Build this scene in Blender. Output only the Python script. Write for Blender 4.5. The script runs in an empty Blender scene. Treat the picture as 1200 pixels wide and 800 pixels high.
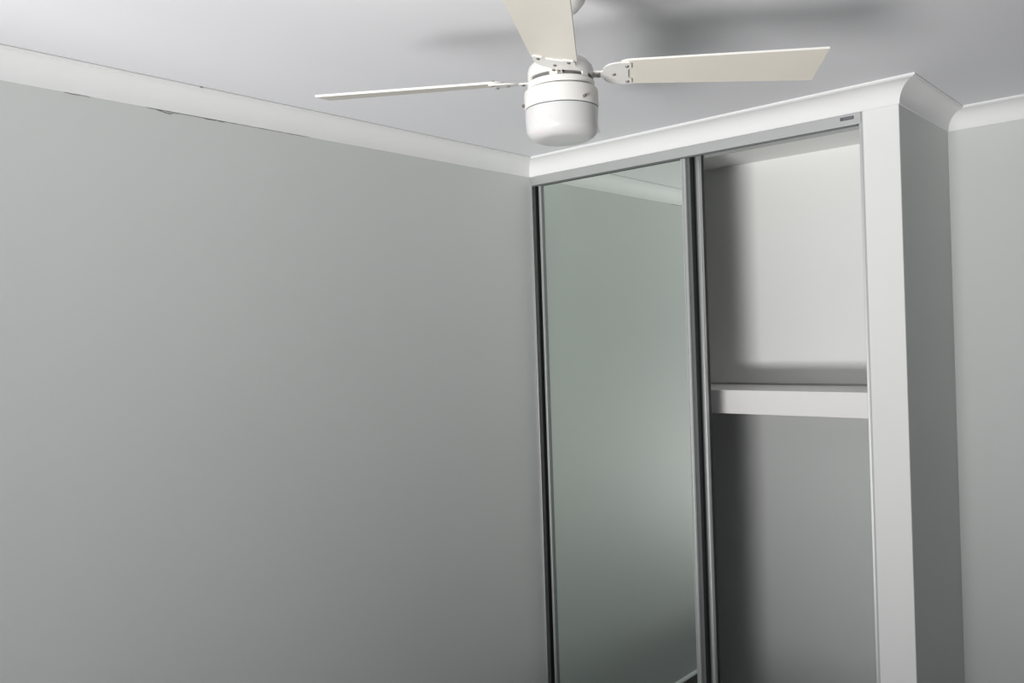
import bpy, bmesh, math, random
from mathutils import Vector, Matrix
random.seed(4)
S = bpy.context.scene
COL = S.collection

# ------------------------------------------------------------------ camera
YAW, PITCH, ROLL = 0.728206, -0.003675, -0.033180
FPX = 990.96
cy, sy = math.cos(YAW), math.sin(YAW)
fwd = Vector((-sy*math.cos(PITCH), cy*math.cos(PITCH), math.sin(PITCH)))
r0 = Vector((cy, sy, 0)); u0 = r0.cross(fwd)
right = math.cos(ROLL)*r0 + math.sin(ROLL)*u0
up = -math.sin(ROLL)*r0 + math.cos(ROLL)*u0
cam = bpy.data.cameras.new('camera'); cam_ob = bpy.data.objects.new('camera', cam); COL.objects.link(cam_ob)
M = Matrix((right, up, -fwd)).transposed().to_4x4(); M.translation = Vector((2.1400, -2.5340, 1.7602))
cam_ob.matrix_world = M
cam.sensor_fit = 'HORIZONTAL'; cam.sensor_width = 36; cam.lens = FPX/1200*36; cam.clip_start = 0.02
S.camera = cam_ob

# ------------------------------------------------------------------ world, light, exposure
H = 2.45
YW = -3.30            # inner face of the window wall (behind the camera)
XR = 3.40             # right wall
FL = 0.08             # floor level
w = bpy.data.worlds.new('sky'); S.world = w; w.use_nodes = True
bg = w.node_tree.nodes['Background']; bg.inputs[0].default_value = (0.80, 0.90, 1.0, 1); bg.inputs[1].default_value = 0.8
def area(name, loc, size, sizey, direction, power, color, spread=180):
    l = bpy.data.lights.new(name, 'AREA'); l.shape = 'RECTANGLE'; l.size = size; l.size_y = sizey
    l.energy = power; l.color = color; l.spread = math.radians(spread)
    o = bpy.data.objects.new(name, l); COL.objects.link(o); o.location = loc
    o.rotation_euler = Vector(direction).to_track_quat('-Z', 'Y').to_euler()
    return o
# daylight thrown up by the sunlit paving just outside the glazed door
PAVX, PAVY, PAVW, PAVL, PAVP = 1.683, -6.63, 1.526, 3.43, 975
area('sunlit_paving_light', (PAVX, PAVY, 0.0), PAVW, PAVL, (0, 0, 1), PAVP, (1.0, 0.985, 0.975))
S.view_settings.view_transform = 'Standard'; S.view_settings.look = 'None'
S.view_settings.gamma = 1; S.view_settings.use_curve_mapping = False
S.view_settings.exposure = 0.0
S.cycles.max_bounces = 12; S.cycles.diffuse_bounces = 8; S.cycles.glossy_bounces = 6

# ------------------------------------------------------------------ materials
def mat(name, col, rough=0.6, metal=0.0, noise=0.0, nscale=8, bump=0.0, bscale=200, coat=0.0):
    m = bpy.data.materials.new(name); m.use_nodes = True; nt = m.node_tree; b = nt.nodes['Principled BSDF']
    b.inputs['Roughness'].default_value = rough; b.inputs['Metallic'].default_value = metal
    b.inputs['Coat Weight'].default_value = coat
    tc = nt.nodes.new('ShaderNodeTexCoord')
    n = nt.nodes.new('ShaderNodeTexNoise'); n.inputs['Scale'].default_value = nscale; n.inputs['Detail'].default_value = 5
    nt.links.new(tc.outputs['Object'], n.inputs['Vector'])
    mx = nt.nodes.new('ShaderNodeMix'); mx.data_type = 'RGBA'
    mx.inputs[6].default_value = (*[c*(1-noise) for c in col], 1); mx.inputs[7].default_value = (*[min(1, c*(1+noise)) for c in col], 1)
    nt.links.new(n.outputs['Fac'], mx.inputs[0]); nt.links.new(mx.outputs[2], b.inputs['Base Color'])
    if bump:
        n2 = nt.nodes.new('ShaderNodeTexNoise'); n2.inputs['Scale'].default_value = bscale; n2.inputs['Detail'].default_value = 3
        nt.links.new(tc.outputs['Object'], n2.inputs['Vector'])
        bp = nt.nodes.new('ShaderNodeBump'); bp.inputs['Strength'].default_value = bump; bp.inputs['Distance'].default_value = 0.001
        nt.links.new(n2.outputs['Fac'], bp.inputs['Height']); nt.links.new(bp.outputs[0], b.inputs['Normal'])
    return m
GREY = mat('grey_wall_paint', (0.615, 0.63, 0.62), 0.55, noise=0.02, nscale=3, bump=0.25, bscale=350)
WHITE = mat('white_wall_paint', (0.80, 0.805, 0.79), 0.5, noise=0.015, nscale=3, bump=0.2, bscale=350)
CEIL = mat('white_ceiling_paint', (0.785, 0.785, 0.81), 0.8, noise=0.015, nscale=2, bump=0.15, bscale=300)
TRIM = mat('white_trim_paint', (0.82, 0.82, 0.82), 0.8, noise=0.02, nscale=5, bump=0.1, bscale=120)
ALU = mat('satin_aluminium', (0.665, 0.675, 0.67), 0.40, 0.85, noise=0.03, nscale=30)
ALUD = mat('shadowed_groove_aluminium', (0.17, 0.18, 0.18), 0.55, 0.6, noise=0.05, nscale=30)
JAMBG = mat('shaded_jamb_aluminium', (0.50, 0.50, 0.495), 0.6, 0.3, noise=0.03, nscale=30)  # shade of the jamb groove put into a greyer colour
BLACK = mat('black_seal_and_edge_shade', (0.02, 0.022, 0.022), 0.6, noise=0.1)  # for the seals, and for the painted shade on the front door's edge
MIR = mat('green_tinted_mirror', (0.80, 0.865, 0.81), 0.0, 1.0)
BACK = mat('grey_mirror_backing', (0.10, 0.105, 0.10), 0.7, noise=0.1)
SHELF = mat('white_melamine', (0.90, 0.885, 0.875), 0.45, noise=0.02, nscale=20)
CARPET = mat('dark_carpet', (0.055, 0.052, 0.05), 0.95, noise=0.4, nscale=160, bump=0.8, bscale=500)
FANW = mat('white_fan_enamel', (0.74, 0.73, 0.70), 0.35, noise=0.01, coat=0.1)
BLADE = mat('cream_fan_blade', (0.74, 0.70, 0.62), 0.4, noise=0.03, nscale=12)
BLEDGE = mat('white_blade_edge', (0.78, 0.77, 0.73), 0.4)
DARK = mat('dark_vent_slot', (0.13, 0.13, 0.125), 0.7)
STEEL = mat('screw_steel', (0.28, 0.26, 0.23), 0.4, 0.8, noise=0.1)
LABEL = mat('dark_grey_label', (0.10, 0.10, 0.11), 0.5)
LABELINK = mat('pale_label_print', (0.22, 0.22, 0.23), 0.5)
GAP = mat('soft_grey_caulk_line', (0.46, 0.46, 0.45), 0.9, noise=0.25, nscale=40)
PANEL = mat('white_wardrobe_panel', (0.87, 0.875, 0.855), 0.5, noise=0.015, nscale=3)
CRACK = mat('dark_plaster_crack', (0.22, 0.21, 0.20), 0.9, noise=0.3, nscale=60)
GLASS = bpy.data.materials.new('opal_glass'); GLASS.use_nodes = True
_b = GLASS.node_tree.nodes['Principled BSDF']; _b.inputs['Base Color'].default_value = (0.64, 0.64, 0.64, 1)
_b.inputs['Roughness'].default_value = 0.28; _b.inputs['Subsurface Weight'].default_value = 0.25
_b.inputs['Subsurface Scale'].default_value = 0.02; _b.inputs['Coat Weight'].default_value = 0.3
PAVE = mat('concrete_paving', (0.5, 0.49, 0.47), 0.9, noise=0.1, nscale=6)

# ------------------------------------------------------------------ mesh helpers
def link(name, bm, m, parent=None, smooth=False):
    bmesh.ops.recalc_face_normals(bm, faces=bm.faces)
    me = bpy.data.meshes.new(name); bm.to_mesh(me); bm.free(); me.materials.append(m)
    if smooth:
        for p in me.polygons: p.use_smooth = True
        me.set_sharp_from_angle(angle=math.radians(35))
    o = bpy.data.objects.new(name, me); COL.objects.link(o)
    if parent: o.parent = parent
    return o
def box(bm, x0, x1, y0, y1, z0, z1, bev=0.0):
    t = bmesh.new()
    bmesh.ops.create_cube(t, size=1)
    for v in t.verts:
        v.co = Vector(((x0+x1)/2 + v.co.x*(x1-x0), (y0+y1)/2 + v.co.y*(y1-y0), (z0+z1)/2 + v.co.z*(z1-z0)))
    if bev: bmesh.ops.bevel(t, geom=list(t.edges), offset=bev, segments=2, affect='EDGES', profile=0.5)
    merge(bm, t); return bm
def merge(bm, t, mtx=None):
    if mtx is not None: t.transform(mtx)
    me = bpy.data.meshes.new('tmp'); t.to_mesh(me); t.free(); bm.from_mesh(me); bpy.data.meshes.remove(me)
def B(*a, bev=0.0): return box(bmesh.new(), *a, bev=bev)
def prism(poly, z0, z1):
    """closed outline in x,y extruded along z"""
    bm = bmesh.new(); n = len(poly)
    a = [bm.verts.new((x, y, z0)) for x, y in poly]; b = [bm.verts.new((x, y, z1)) for x, y in poly]
    bm.faces.new(a[::-1]); bm.faces.new(b)
    for i in range(n): bm.faces.new((a[i], a[(i+1) % n], b[(i+1) % n], b[i]))
    return bm
def lathe(prof, seg=64, close=False):
    bm = bmesh.new(); rings = []
    for r, z in prof:
        if r < 1e-6: rings.append([bm.verts.new((0, 0, z))])
        else: rings.append([bm.verts.new((r*math.cos(2*math.pi*i/seg), r*math.sin(2*math.pi*i/seg), z)) for i in range(seg)])
    for a, b in zip(rings, rings[1:]):
        for i in range(seg):
            j = (i+1) % seg
            if len(a) == 1 and len(b) == 1: continue
            if len(a) == 1: bm.faces.new((a[0], b[i], b[j]))
            elif len(b) == 1: bm.faces.new((a[i], b[0], a[j]))
            else: bm.faces.new((a[i], b[i], b[j], a[j]))
    return bm
def empty(name, loc, label, cat, group=None):
    o = bpy.data.objects.new(name, None); COL.objects.link(o); o.location = loc
    o['label'] = label; o['category'] = cat
    if group: o['group'] = group
    return o
def struct(o, label=None, cat=None):
    o['kind'] = 'structure'
    if label: o['label'] = label
    if cat: o['category'] = cat
    return o

# ------------------------------------------------------------------ room shell
W, D, C = 1.3773, 0.4963, 0.063        # wardrobe nib outer corner, depth to back wall, cornice projection
XJ = 1.2724                            # right edge of the wardrobe opening
T = 0.12
struct(link('floor', B(-T, XR+T, YW-T, D+T, FL-0.1, FL), CARPET), 'dark carpeted floor, glimpsed in the mirror', 'floor')
struct(link('ceiling', B(-T, XR+T, YW-T, D+T, H, H+0.1), CEIL), 'white painted ceiling above the fan', 'ceiling')
struct(link('wall_left', B(-T, 0, YW-T, D+T, 0, H), GREY), 'long pale grey wall on the left of the mirror door', 'wall')
struct(link('wall_right', B(XR, XR+T, YW-T, D+T, 0, H), WHITE), 'unseen right wall, made white to bounce light onto the nib wall', 'wall')  # unseen wall turned white as a reflector for the nib's side
struct(link('wall_back', B(0, XR, D, D+T, 0, H), GREY), 'grey back wall behind the wardrobe and right of it', 'wall')
# nib wall that ends the wardrobe: grey on its side, white facing
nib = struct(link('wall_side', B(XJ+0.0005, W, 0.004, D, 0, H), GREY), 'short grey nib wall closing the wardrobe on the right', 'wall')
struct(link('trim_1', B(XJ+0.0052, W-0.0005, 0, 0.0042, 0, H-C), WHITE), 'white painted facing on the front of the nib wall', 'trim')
# white painted upper back and soffit of the wardrobe
struct(link('trim_2', B(0, XJ+0.004, D-0.004, D, 1.56, 2.398), PANEL), 'white painted back panel above the wardrobe shelf', 'panel')
struct(link('trim_3', B(0, XJ+0.004, 0.075, D-0.004, 2.398, 2.412), WHITE), 'white soffit inside the wardrobe top', 'panel')
# bulkhead above the sliding doors
struct(link('wall_front', B(0, XJ+0.004, 0.0, 0.075, 2.387, H), GREY), 'bulkhead strip over the wardrobe doors behind the cornice', 'wall')

# window wall behind the camera, with a tall opening to the patio
OX0, OX1, OZ0, OZ1 = 0.45, 2.01, 0.167, 2.044
bm = bmesh.new()
box(bm, 0, OX0, YW-T, YW, 0, H); box(bm, OX1, XR, YW-T, YW, 0, H); box(bm, OX0, OX1, YW-T, YW, OZ1, H); box(bm, OX0, OX1, YW-T, YW, 0, OZ0)
struct(link('wall_window', bm, GREY), 'grey wall behind the camera with the glazed door opening', 'wall')
bm = bmesh.new()
for x in (OX0, OX1-0.05): box(bm, x, x+0.05, YW-0.09, YW-0.03, OZ0, OZ1)
box(bm, OX0, OX1, YW-0.09, YW-0.03, OZ1-0.05, OZ1)
struct(link('door_1', bm, ALU), 'aluminium frame of the open patio door behind the camera', 'door frame')
struct(link('patio', B(-2, 6, YW-6, YW-T, -0.12, -0.02), PAVE), 'concrete paving outside the patio door', 'paving')

# ------------------------------------------------------------------ cornices (concave cove, mitred)
def cove_profile():
    p = [(0, 0), (C, 0), (C, 0.0055), (C-0.0045, 0.0060)]
    r = C-0.0085
    cx_, cz_ = C-0.0045, C-0.0045
    for i in range(0, 13):
        a = math.radians(90*i/12)
        p.append((cx_ - r*math.sin(a) if False else cx_ - (cx_-0.0040)*math.sin(a), cz_ - (cz_-0.0075)*math.cos(a)))
    p += [(0.0040, C-0.0015), (0.0025, C), (0, C)]
    return p
PROF = cove_profile()
def cornice(name, a, b, n, ma, mb, label):
    """a,b wall line end points; n unit normal into the room; ma/mb: signed mitre (1 = shortens with projection, -1 = lengthens, 0 = square)"""
    bm = bmesh.new(); a = Vector(a); b = Vector(b); n = Vector(n); d = (b-a).normalized(); R = []
    for e, s, q in ((a, 1, ma), (b, -1, mb)):
        R.append([bm.verts.new((*(e + n*o + d*s*q*o), H-dn)) for o, dn in PROF])
    k = len(PROF)
    for i in range(k):
        j = (i+1) % k
        bm.faces.new((R[0][i], R[0][j], R[1][j], R[1][i]))
    bm.faces.new(R[0][::-1]); bm.faces.new(R[1])
    return struct(link(name, bm, TRIM, smooth=True), label, 'cornice')
c1 = cornice('trim_4', (0, YW), (0, 0), (1, 0), 1, 1, 'white cove cornice along the long left wall')
cornice('trim_5', (0, 0), (W, 0), (0, -1), 1, -1, 'white cove cornice over the sliding wardrobe doors')
cornice('trim_6', (W, 0), (W, D), (1, 0), -1, 1, 'short shaded cornice on the side of the nib wall')
cornice('trim_7', (W, D), (XR, D), (0, -1), 1, 1, 'cove cornice on the back wall right of the wardrobe')
cornice('trim_8', (XR, D), (XR, YW), (-1, 0), 1, 1, 'cove cornice on the right wall out of view')
cornice('trim_9', (XR, YW), (0, YW), (0, 1), 1, 1, 'cove cornice on the wall behind the camera')

# cracks and flakes along the bottom and top edge of the left cornice
def crack(name, pts, wd, label=None):
    bm = bmesh.new(); prev = None
    for i, (x, y, z) in enumerate(pts):
        k = wd*(0.4+0.9*random.random()) * (0.25 if i in (0, len(pts)-1) else 1)
        a = bm.verts.new((x, y, z+k)); b = bm.verts.new((x+0.0012, y, z)); c = bm.verts.new((x, y, z-k))
        if prev:
            bm.faces.new((prev[0], a, b, prev[1])); bm.faces.new((prev[1], b, c, prev[2])); bm.faces.new((prev[2], c, a, prev[0]))
        else: bm.faces.new((a, b, c))
        prev = (a, b, c)
    bm.faces.new((prev[2], prev[1], prev[0]))
    return link(name, bm, CRACK, c1)
def jag(y0, y1, z0, z1, n, amp):
    return [(0.0002, y0+(y1-y0)*i/n, z0+(z1-z0)*i/n+random.uniform(-amp, amp)) for i in range(n+1)]
zc = H-C-0.0008
crack('crack', jag(-1.52, -1.02, zc, zc, 40, 0.0004), 0.0008)
crack('crack', jag(-1.50, -1.455, zc-0.0005, zc-0.007, 7, 0.0012), 0.0011)
crack('crack', jag(-1.475, -1.43, zc-0.006, zc-0.001, 6, 0.0012), 0.0009)
crack('crack', jag(-1.37, -1.30, zc-0.001, zc-0.0015, 9, 0.0012), 0.0014)
crack('crack', jag(-1.72, -1.66, zc, zc-0.001, 7, 0.0006), 0.0009)
# hairline gap between cornice and ceiling
gap = bmesh.new(); box(gap, C-0.0008, C+0.0006, YW+0.1, -C, H-0.0016, H-0.0002)
link('joint_gap', gap, GAP, c1)
fl = bmesh.new(); bmesh.ops.create_icosphere(fl, subdivisions=1, radius=0.0035)
for v in fl.verts: v.co = Vector((C+v.co.x*0.8, -1.40+v.co.y*1.6, H-0.002+v.co.z*0.5))
link('paint_flake', fl, CRACK, c1)

# baseboards
def baseboard(name, a, b, n, label):
    a = Vector(a); b = Vector(b); n = Vector(n); bm = bmesh.new(); R = []
    pf = [(0, FL), (0.012, FL), (0.0115, FL+0.006), (0.0085, FL+0.010), (0.004, FL+0.013), (0, FL+0.014)]
    for e in (a, b): R.append([bm.verts.new((*(e+n*o), z)) for o, z in pf])
    k = len(pf)
    for i in range(k): bm.faces.new((R[0][i], R[0][(i+1) % k], R[1][(i+1) % k], R[1][i]))
    bm.faces.new(R[0][::-1]); bm.faces.new(R[1])
    struct(link(name, bm, TRIM), label, 'baseboard')
baseboard('baseboard_left', (0, YW), (0, -0.001), (1, 0), 'white baseboard at the foot of the left wall')
baseboard('baseboard_side', (W, 0), (W, D), (1, 0), 'white baseboard at the foot of the nib wall')
baseboard('baseboard_back', (W+0.012, D), (XR, D), (0, -1), 'white baseboard at the foot of the back wall')
baseboard('baseboard_right', (XR, D-0.012), (XR, YW), (-1, 0), 'white baseboard at the foot of the right wall')

# ------------------------------------------------------------------ wardrobe
wr = empty('sliding_wardrobe', (0.64, 0.04, FL), 'built-in wardrobe with aluminium tracks, a mirrored sliding door and an open right half', 'wardrobe')
def part(name, bm, m, parent=wr, smooth=False, root=wr):
    bm.transform(Matrix.Translation(-root.location)); return link(name, bm, m, parent, smooth)
ZT = 2.387; ZH = 2.354                      # head track
bm = bmesh.new()
box(bm, 0.008, XJ-0.0005, 0.000, 0.003, ZH, ZT, 0.0008)          # fascia
box(bm, 0.008, XJ-0.0005, 0.003, 0.074, ZT-0.004, ZT)            # web
box(bm, 0.008, XJ-0.0005, 0.036, 0.038, ZH+0.004, ZT-0.003)      # middle fin
box(bm, 0.008, XJ-0.0005, 0.071, 0.074, ZH-0.001, ZT-0.003)      # rear lip
part('head_track', bm, ALU)
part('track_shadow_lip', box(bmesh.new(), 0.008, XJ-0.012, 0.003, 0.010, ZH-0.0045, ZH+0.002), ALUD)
lab = part('label', box(bmesh.new(), 1.212, 1.252, -0.0008, 0.0002, 2.3700, 2.3800, 0.0002), LABEL)
bm = bmesh.new(); x = 1.2225
for k in range(7):
    wl = random.uniform(0.0018, 0.0030)
    box(bm, x, x+wl, -0.0011, -0.0007, 2.3728, 2.3772); x += wl+0.0011
part('print', bm, LABELINK, lab)
bm = bmesh.new()
box(bm, 0.008, XJ-0.0005, 0.002, 0.074, FL, FL+0.005)
for y in (0.017, 0.053): box(bm, 0.008, XJ-0.0005, y, y+0.004, FL+0.004, FL+0.012)
part('floor_track', bm, ALU)
bm = bmesh.new()
box(bm, 0.000, 0.010, 0.000, 0.074, FL, ZT, 0.0006)
part('jamb', bm, ALU)
bm = bmesh.new()
box(bm, XJ-0.0065, XJ+0.0005, 0.000, 0.074, FL, ZH+0.002, 0.0006)
part('jamb', bm, ALU)
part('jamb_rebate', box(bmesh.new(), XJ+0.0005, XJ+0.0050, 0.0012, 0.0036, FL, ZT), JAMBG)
part('jamb_seal', box(bmesh.new(), 0.010, 0.0125, 0.020, 0.070, FL, ZH), BLACK)

def stile_poly(x0, x1, y0, y1, flip=1):
    """ribbed extrusion: lip, shallow valley, lip"""
    w_ = x1-x0
    f = [(0, 0.002), (0.10, 0), (0.36, 0), (0.42, 0.0028), (0.62, 0.0034), (0.70, 0.0006), (0.92, 0.0006), (1.0, 0.003)]
    pts = [(x0+u*w_, y0+v) for u, v in f] if flip > 0 else [(x1-u*w_, y0+v) for u, v in f][::-1]
    return pts + [(x1, y1), (x0, y1)]
def sliding_door(x0, x1, y0, wl, wr_, zt, zb=FL+0.012):
    """wl: visible width of the left lip; wr_: width of the bright right lip; a darker rebate follows each"""
    y1 = y0+0.028; rl, rr = 0.008, 0.0115
    d = part('sliding_door', box(bmesh.new(), x0+0.006, x1-0.012, y0+0.012, y0+0.022, zb+0.01, zt-0.01), BACK)
    part('mirror_panel', box(bmesh.new(), x0+wl+rl-0.002, x1-wr_-rr, y0+0.008, y0+0.0119, zb+0.012, zt-0.006), MIR, d)
    part('stile', prism(stile_poly(x0, x0+wl, y0, y1), zb, zt), ALU, d)
    part('stile', prism(stile_poly(x1-wr_-rr, x1-rr, y0, y1, -1), zb, zt), ALU, d)
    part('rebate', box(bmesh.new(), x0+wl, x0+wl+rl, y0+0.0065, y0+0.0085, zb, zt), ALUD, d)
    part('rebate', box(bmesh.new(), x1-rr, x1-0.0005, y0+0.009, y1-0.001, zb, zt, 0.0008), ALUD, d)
    part('rail', box(bmesh.new(), x0+wl, x1-wr_-rr, y0+0.003, y1-0.002, zt-0.006, zt, 0.0005), ALU, d)
    part('rail', box(bmesh.new(), x0+wl, x1-wr_-rr, y0+0.003, y1-0.002, zb, zb+0.045, 0.001), ALU, d)
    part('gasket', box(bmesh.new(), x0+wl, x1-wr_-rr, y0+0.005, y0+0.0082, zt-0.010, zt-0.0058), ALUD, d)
    return d
d1 = sliding_door(0.039, 0.698, 0.006, 0.011, 0.019, ZH+0.012)
part('edge_shade_strip', box(bmesh.new(), 0.6976, 0.6992, 0.0155, 0.040, FL+0.012, ZH+0.01), BLACK, d1)  # black strip stands in for the shade on the door's recessed edge
# rear door: its bright lip is on the outer edge, the rebate on the inner side
y0 = 0.041
d2 = part('sliding_door', box(bmesh.new(), 0.075, 0.699, y0+0.012, y0+0.022, FL+0.02, ZH), BACK)
part('mirror_panel', box(bmesh.new(), 0.095, 0.683, y0+0.008, y0+0.0119, FL+0.05, ZH+0.006), MIR, d2)
part('stile', prism(stile_poly(0.7055, 0.721, y0, y0+0.028, -1), FL+0.012, ZH+0.012), ALU, d2)
part('stile', prism(stile_poly(0.075, 0.095, y0, y0+0.028), FL+0.012, ZH+0.012), ALU, d2)
part('rebate', box(bmesh.new(), 0.682, 0.7055, y0+0.008, y0+0.020, FL+0.012, ZH+0.012), ALUD, d2)
part('rail', box(bmesh.new(), 0.095, 0.682, y0+0.003, y0+0.026, ZH+0.006, ZH+0.012, 0.0005), ALU, d2)
part('rail', box(bmesh.new(), 0.095, 0.682, y0+0.003, y0+0.026, FL+0.012, FL+0.057, 0.001), ALU, d2)
part('gasket', box(bmesh.new(), 0.721, 0.7225, y0+0.012, y0+0.026, FL+0.012, ZH+0.01), BLACK, d2)

sh = part('shelf', box(bmesh.new(), 0.001, XJ+0.003, 0.205, D-0.0045, 1.528, 1.553), SHELF)
part('front_lip', box(bmesh.new(), 0.001, XJ+0.003, 0.187, 0.205, 1.471, 1.5535, 0.0015), SHELF, sh)
part('batten', box(bmesh.new(), 0.001, XJ+0.003, D-0.024, D-0.0045, 1.488, 1.528, 0.001), SHELF, sh)

# ------------------------------------------------------------------ ceiling fan
FX, FY, FZ = 1.181, -1.300, 2.2345
fan = empty('ceiling_fan', (FX, FY, H), 'white four-bladed ceiling fan with an opal glass light, hanging from the ceiling', 'ceiling fan')
def fp(name, bm, m, parent=fan, smooth=True):
    return link(name, bm, m, parent, smooth)
zz = lambda z: z-H                # heights relative to the fan's root on the ceiling
def L(prof): return lathe([(r, zz(z)) for r, z in prof])
fp('canopy', L([(0, H), (0.056, H), (0.060, H-0.004), (0.060, H-0.030), (0.057, H-0.055), (0.049, H-0.076), (0.037, H-0.090), (0.022, H-0.097), (0, H-0.098)]), FANW)
fp('downrod', L([(0, H-0.05), (0.011, H-0.05), (0.011, 2.26), (0, 2.26)]), FANW)
fp('rod_collar', L([(0, 2.305), (0.018, 2.305), (0.020, 2.300), (0.020, 2.272), (0.026, 2.266), (0, 2.266)]), FANW)
fp('motor_housing', L([(0, 2.272), (0.030, 2.271), (0.050, 2.264), (0.0585, 2.254), (0.0605, 2.246), (0.0605, 2.2330), (0.0, 2.2330)]), FANW)
fp('vent_core', L([(0, 2.2335), (0.0565, 2.2335), (0.0565, 2.2260), (0, 2.2260)]), DARK)
def wedge(r0_, r1_, a0, a1, z0, z1, n=10):
    bm = bmesh.new(); rows = []
    for i in range(n+1):
        a = a0+(a1-a0)*i/n; c_, s_ = math.cos(a), math.sin(a)
        rows.append([bm.verts.new((r*c_, r*s_, zz(z))) for r, z in ((r0_, z0), (r1_, z0), (r1_, z1), (r0_, z1))])
    for p, q in zip(rows, rows[1:]):
        for k in range(4): bm.faces.new((p[k], p[(k+1) % 4], q[(k+1) % 4], q[k]))
    bm.faces.new(rows[0]); bm.faces.new(rows[-1][::-1])
    return bm
to_cam = math.atan2(-2.534-FY, 2.140-FX)
for k in range(6):
    a = to_cam + math.radians(-12 + 60*k)
    fp('vent_web', wedge(0.050, 0.0605, a-math.radians(7), a+math.radians(7), 2.2262, 2.2333), FANW)
bm = L([(0, 2.2265), (0.0600, 2.2265), (0.0618, 2.2245), (0.0618, 2.2165), (0.0600, 2.2145), (0, 2.2145)])
fp('lower_ring', bm, FANW)
fp('ring_groove', L([(0, 2.2150), (0.0595, 2.2150), (0.0595, 2.2115), (0, 2.2115)]), DARK)
fp('light_collar', L([(0, 2.2120), (0.0640, 2.2120), (0.0675, 2.2095), (0.0682, 2.2050), (0.0682, 2.1800), (0.0672, 2.1780), (0, 2.1780)]), FANW)
fp('collar_groove', L([(0, 2.1785), (0.0655, 2.1785), (0.0655, 2.1755), (0, 2.1755)]), DARK)
pr = [(0.0, 2.1760), (0.0668, 2.1760), (0.0672, 2.1735), (0.0668, 2.150)]
for i in range(1, 9):
    a = math.radians(90*i/8); pr.append((0.0410+0.0256*math.cos(a), 2.1440-0.0235*math.sin(a)))
pr += [(0.024, 2.1192), (0.0, 2.1185)]
fp('glass_shade', L(pr), GLASS)
# thumb screws that hold the glass
vr = math.atan2(0.665, 0.747)
for a in (vr+math.pi+math.radians(5), to_cam+math.radians(36), to_cam+math.radians(152)):
    t = lathe([(0, 0), (0.0028, 0), (0.0028, 0.0045), (0.0018, 0.0055), (0, 0.0055)], 14)
    t.transform(Matrix.Translation((0.0675*math.cos(a), 0.0675*math.sin(a), zz(2.1855))) @ Matrix.Rotation(a, 4, 'Z') @ Matrix.Rotation(math.pi/2, 4, 'Y'))
    fp('thumb_screw', t, STEEL)

R1 = 0.460; TAU = -0.215; PH = 0.578
def outline_blade():
    a0, w0, w1, sk = 0.104, 0.0405, 0.0530, 0.004
    p = []
    for i in range(7):      # rounded root corners
        t = math.radians(90*i/6); p.append((a0+0.026-0.026*math.cos(t), -(w0-0.024) - 0.024*math.sin(t)))
    p.append((R1+sk, -w1)); p.append((R1-sk-0.002, w1))
    for i in range(7):
        t = math.radians(90-90*i/6); p.append((a0+0.026-0.026*math.cos(t), (w0-0.024) + 0.024*math.sin(t)))
    return p
def outline_iron():
    p = [(0.056, -0.0100), (0.074, -0.0095)]
    for i in range(9):
        t = math.pi/2*i/8
        p.append((0.078+0.030*(1-math.cos(t)), -(0.0100+0.0270*math.sin(t))))
    p += [(0.126, -0.0370), (0.130, -0.034), (0.130, -0.020), (0.124, -0.014), (0.124, 0.014), (0.130, 0.020), (0.130, 0.034), (0.126, 0.0370)]
    q = [(x, -y) for x, y in p[:11]][::-1]
    return p + q
bmesh_irons = []
SAG = [(0.010, 2.4, 0.0), (0.0, 0.0, 1.8), (0, 0, 0), (0, 0, 0)]      # slight sag and twist of single blades
for k in range(4):
    lift, droop, twist = SAG[k]
    rot = Matrix.Rotation(PH+k*math.pi/2, 4, 'Z') @ Matrix.Translation((0, 0, zz(FZ)+lift)) @ Matrix.Rotation(math.radians(droop), 4, 'Y') @ Matrix.Rotation(TAU+math.radians(twist), 4, 'X')
    b = prism(outline_blade(), -0.0024, 0.0016); b.transform(rot)
    bl = fp('blade', b, BLADE, smooth=False)
    # rounded pale edging strip
    me = bl.data; me.materials.append(BLEDGE)
    for f in me.polygons[2:]: f.material_index = 1
    i_ = prism(outline_iron(), -0.0052, -0.0025); i_.transform(rot)
    iron = fp('blade_bracket', i_, FANW, smooth=False)
    for (sx, sy_) in ((0.122, -0.0265), (0.122, 0.0265), (0.098, 0.0), (0.070, -0.0045), (0.070, 0.0045)):
        t = lathe([(0, -0.0078), (0.0022, -0.0076), (0.0032, -0.0064), (0.0032, -0.0050), (0, -0.0050)], 12)
        t.transform(rot @ Matrix.Translation((sx, sy_, 0)))
        fp('screw', t, STEEL, iron)
    if True:
        for (sx, sy_) in ((0.122, -0.0265), (0.122, 0.0265)):
            t = lathe([(0, 0.0042), (0.0030, 0.0037), (0.0034, 0.0016), (0, 0.0016)], 12)
            t.transform(rot @ Matrix.Translation((sx, sy_, 0)))
            fp('screw', t, STEEL, iron)
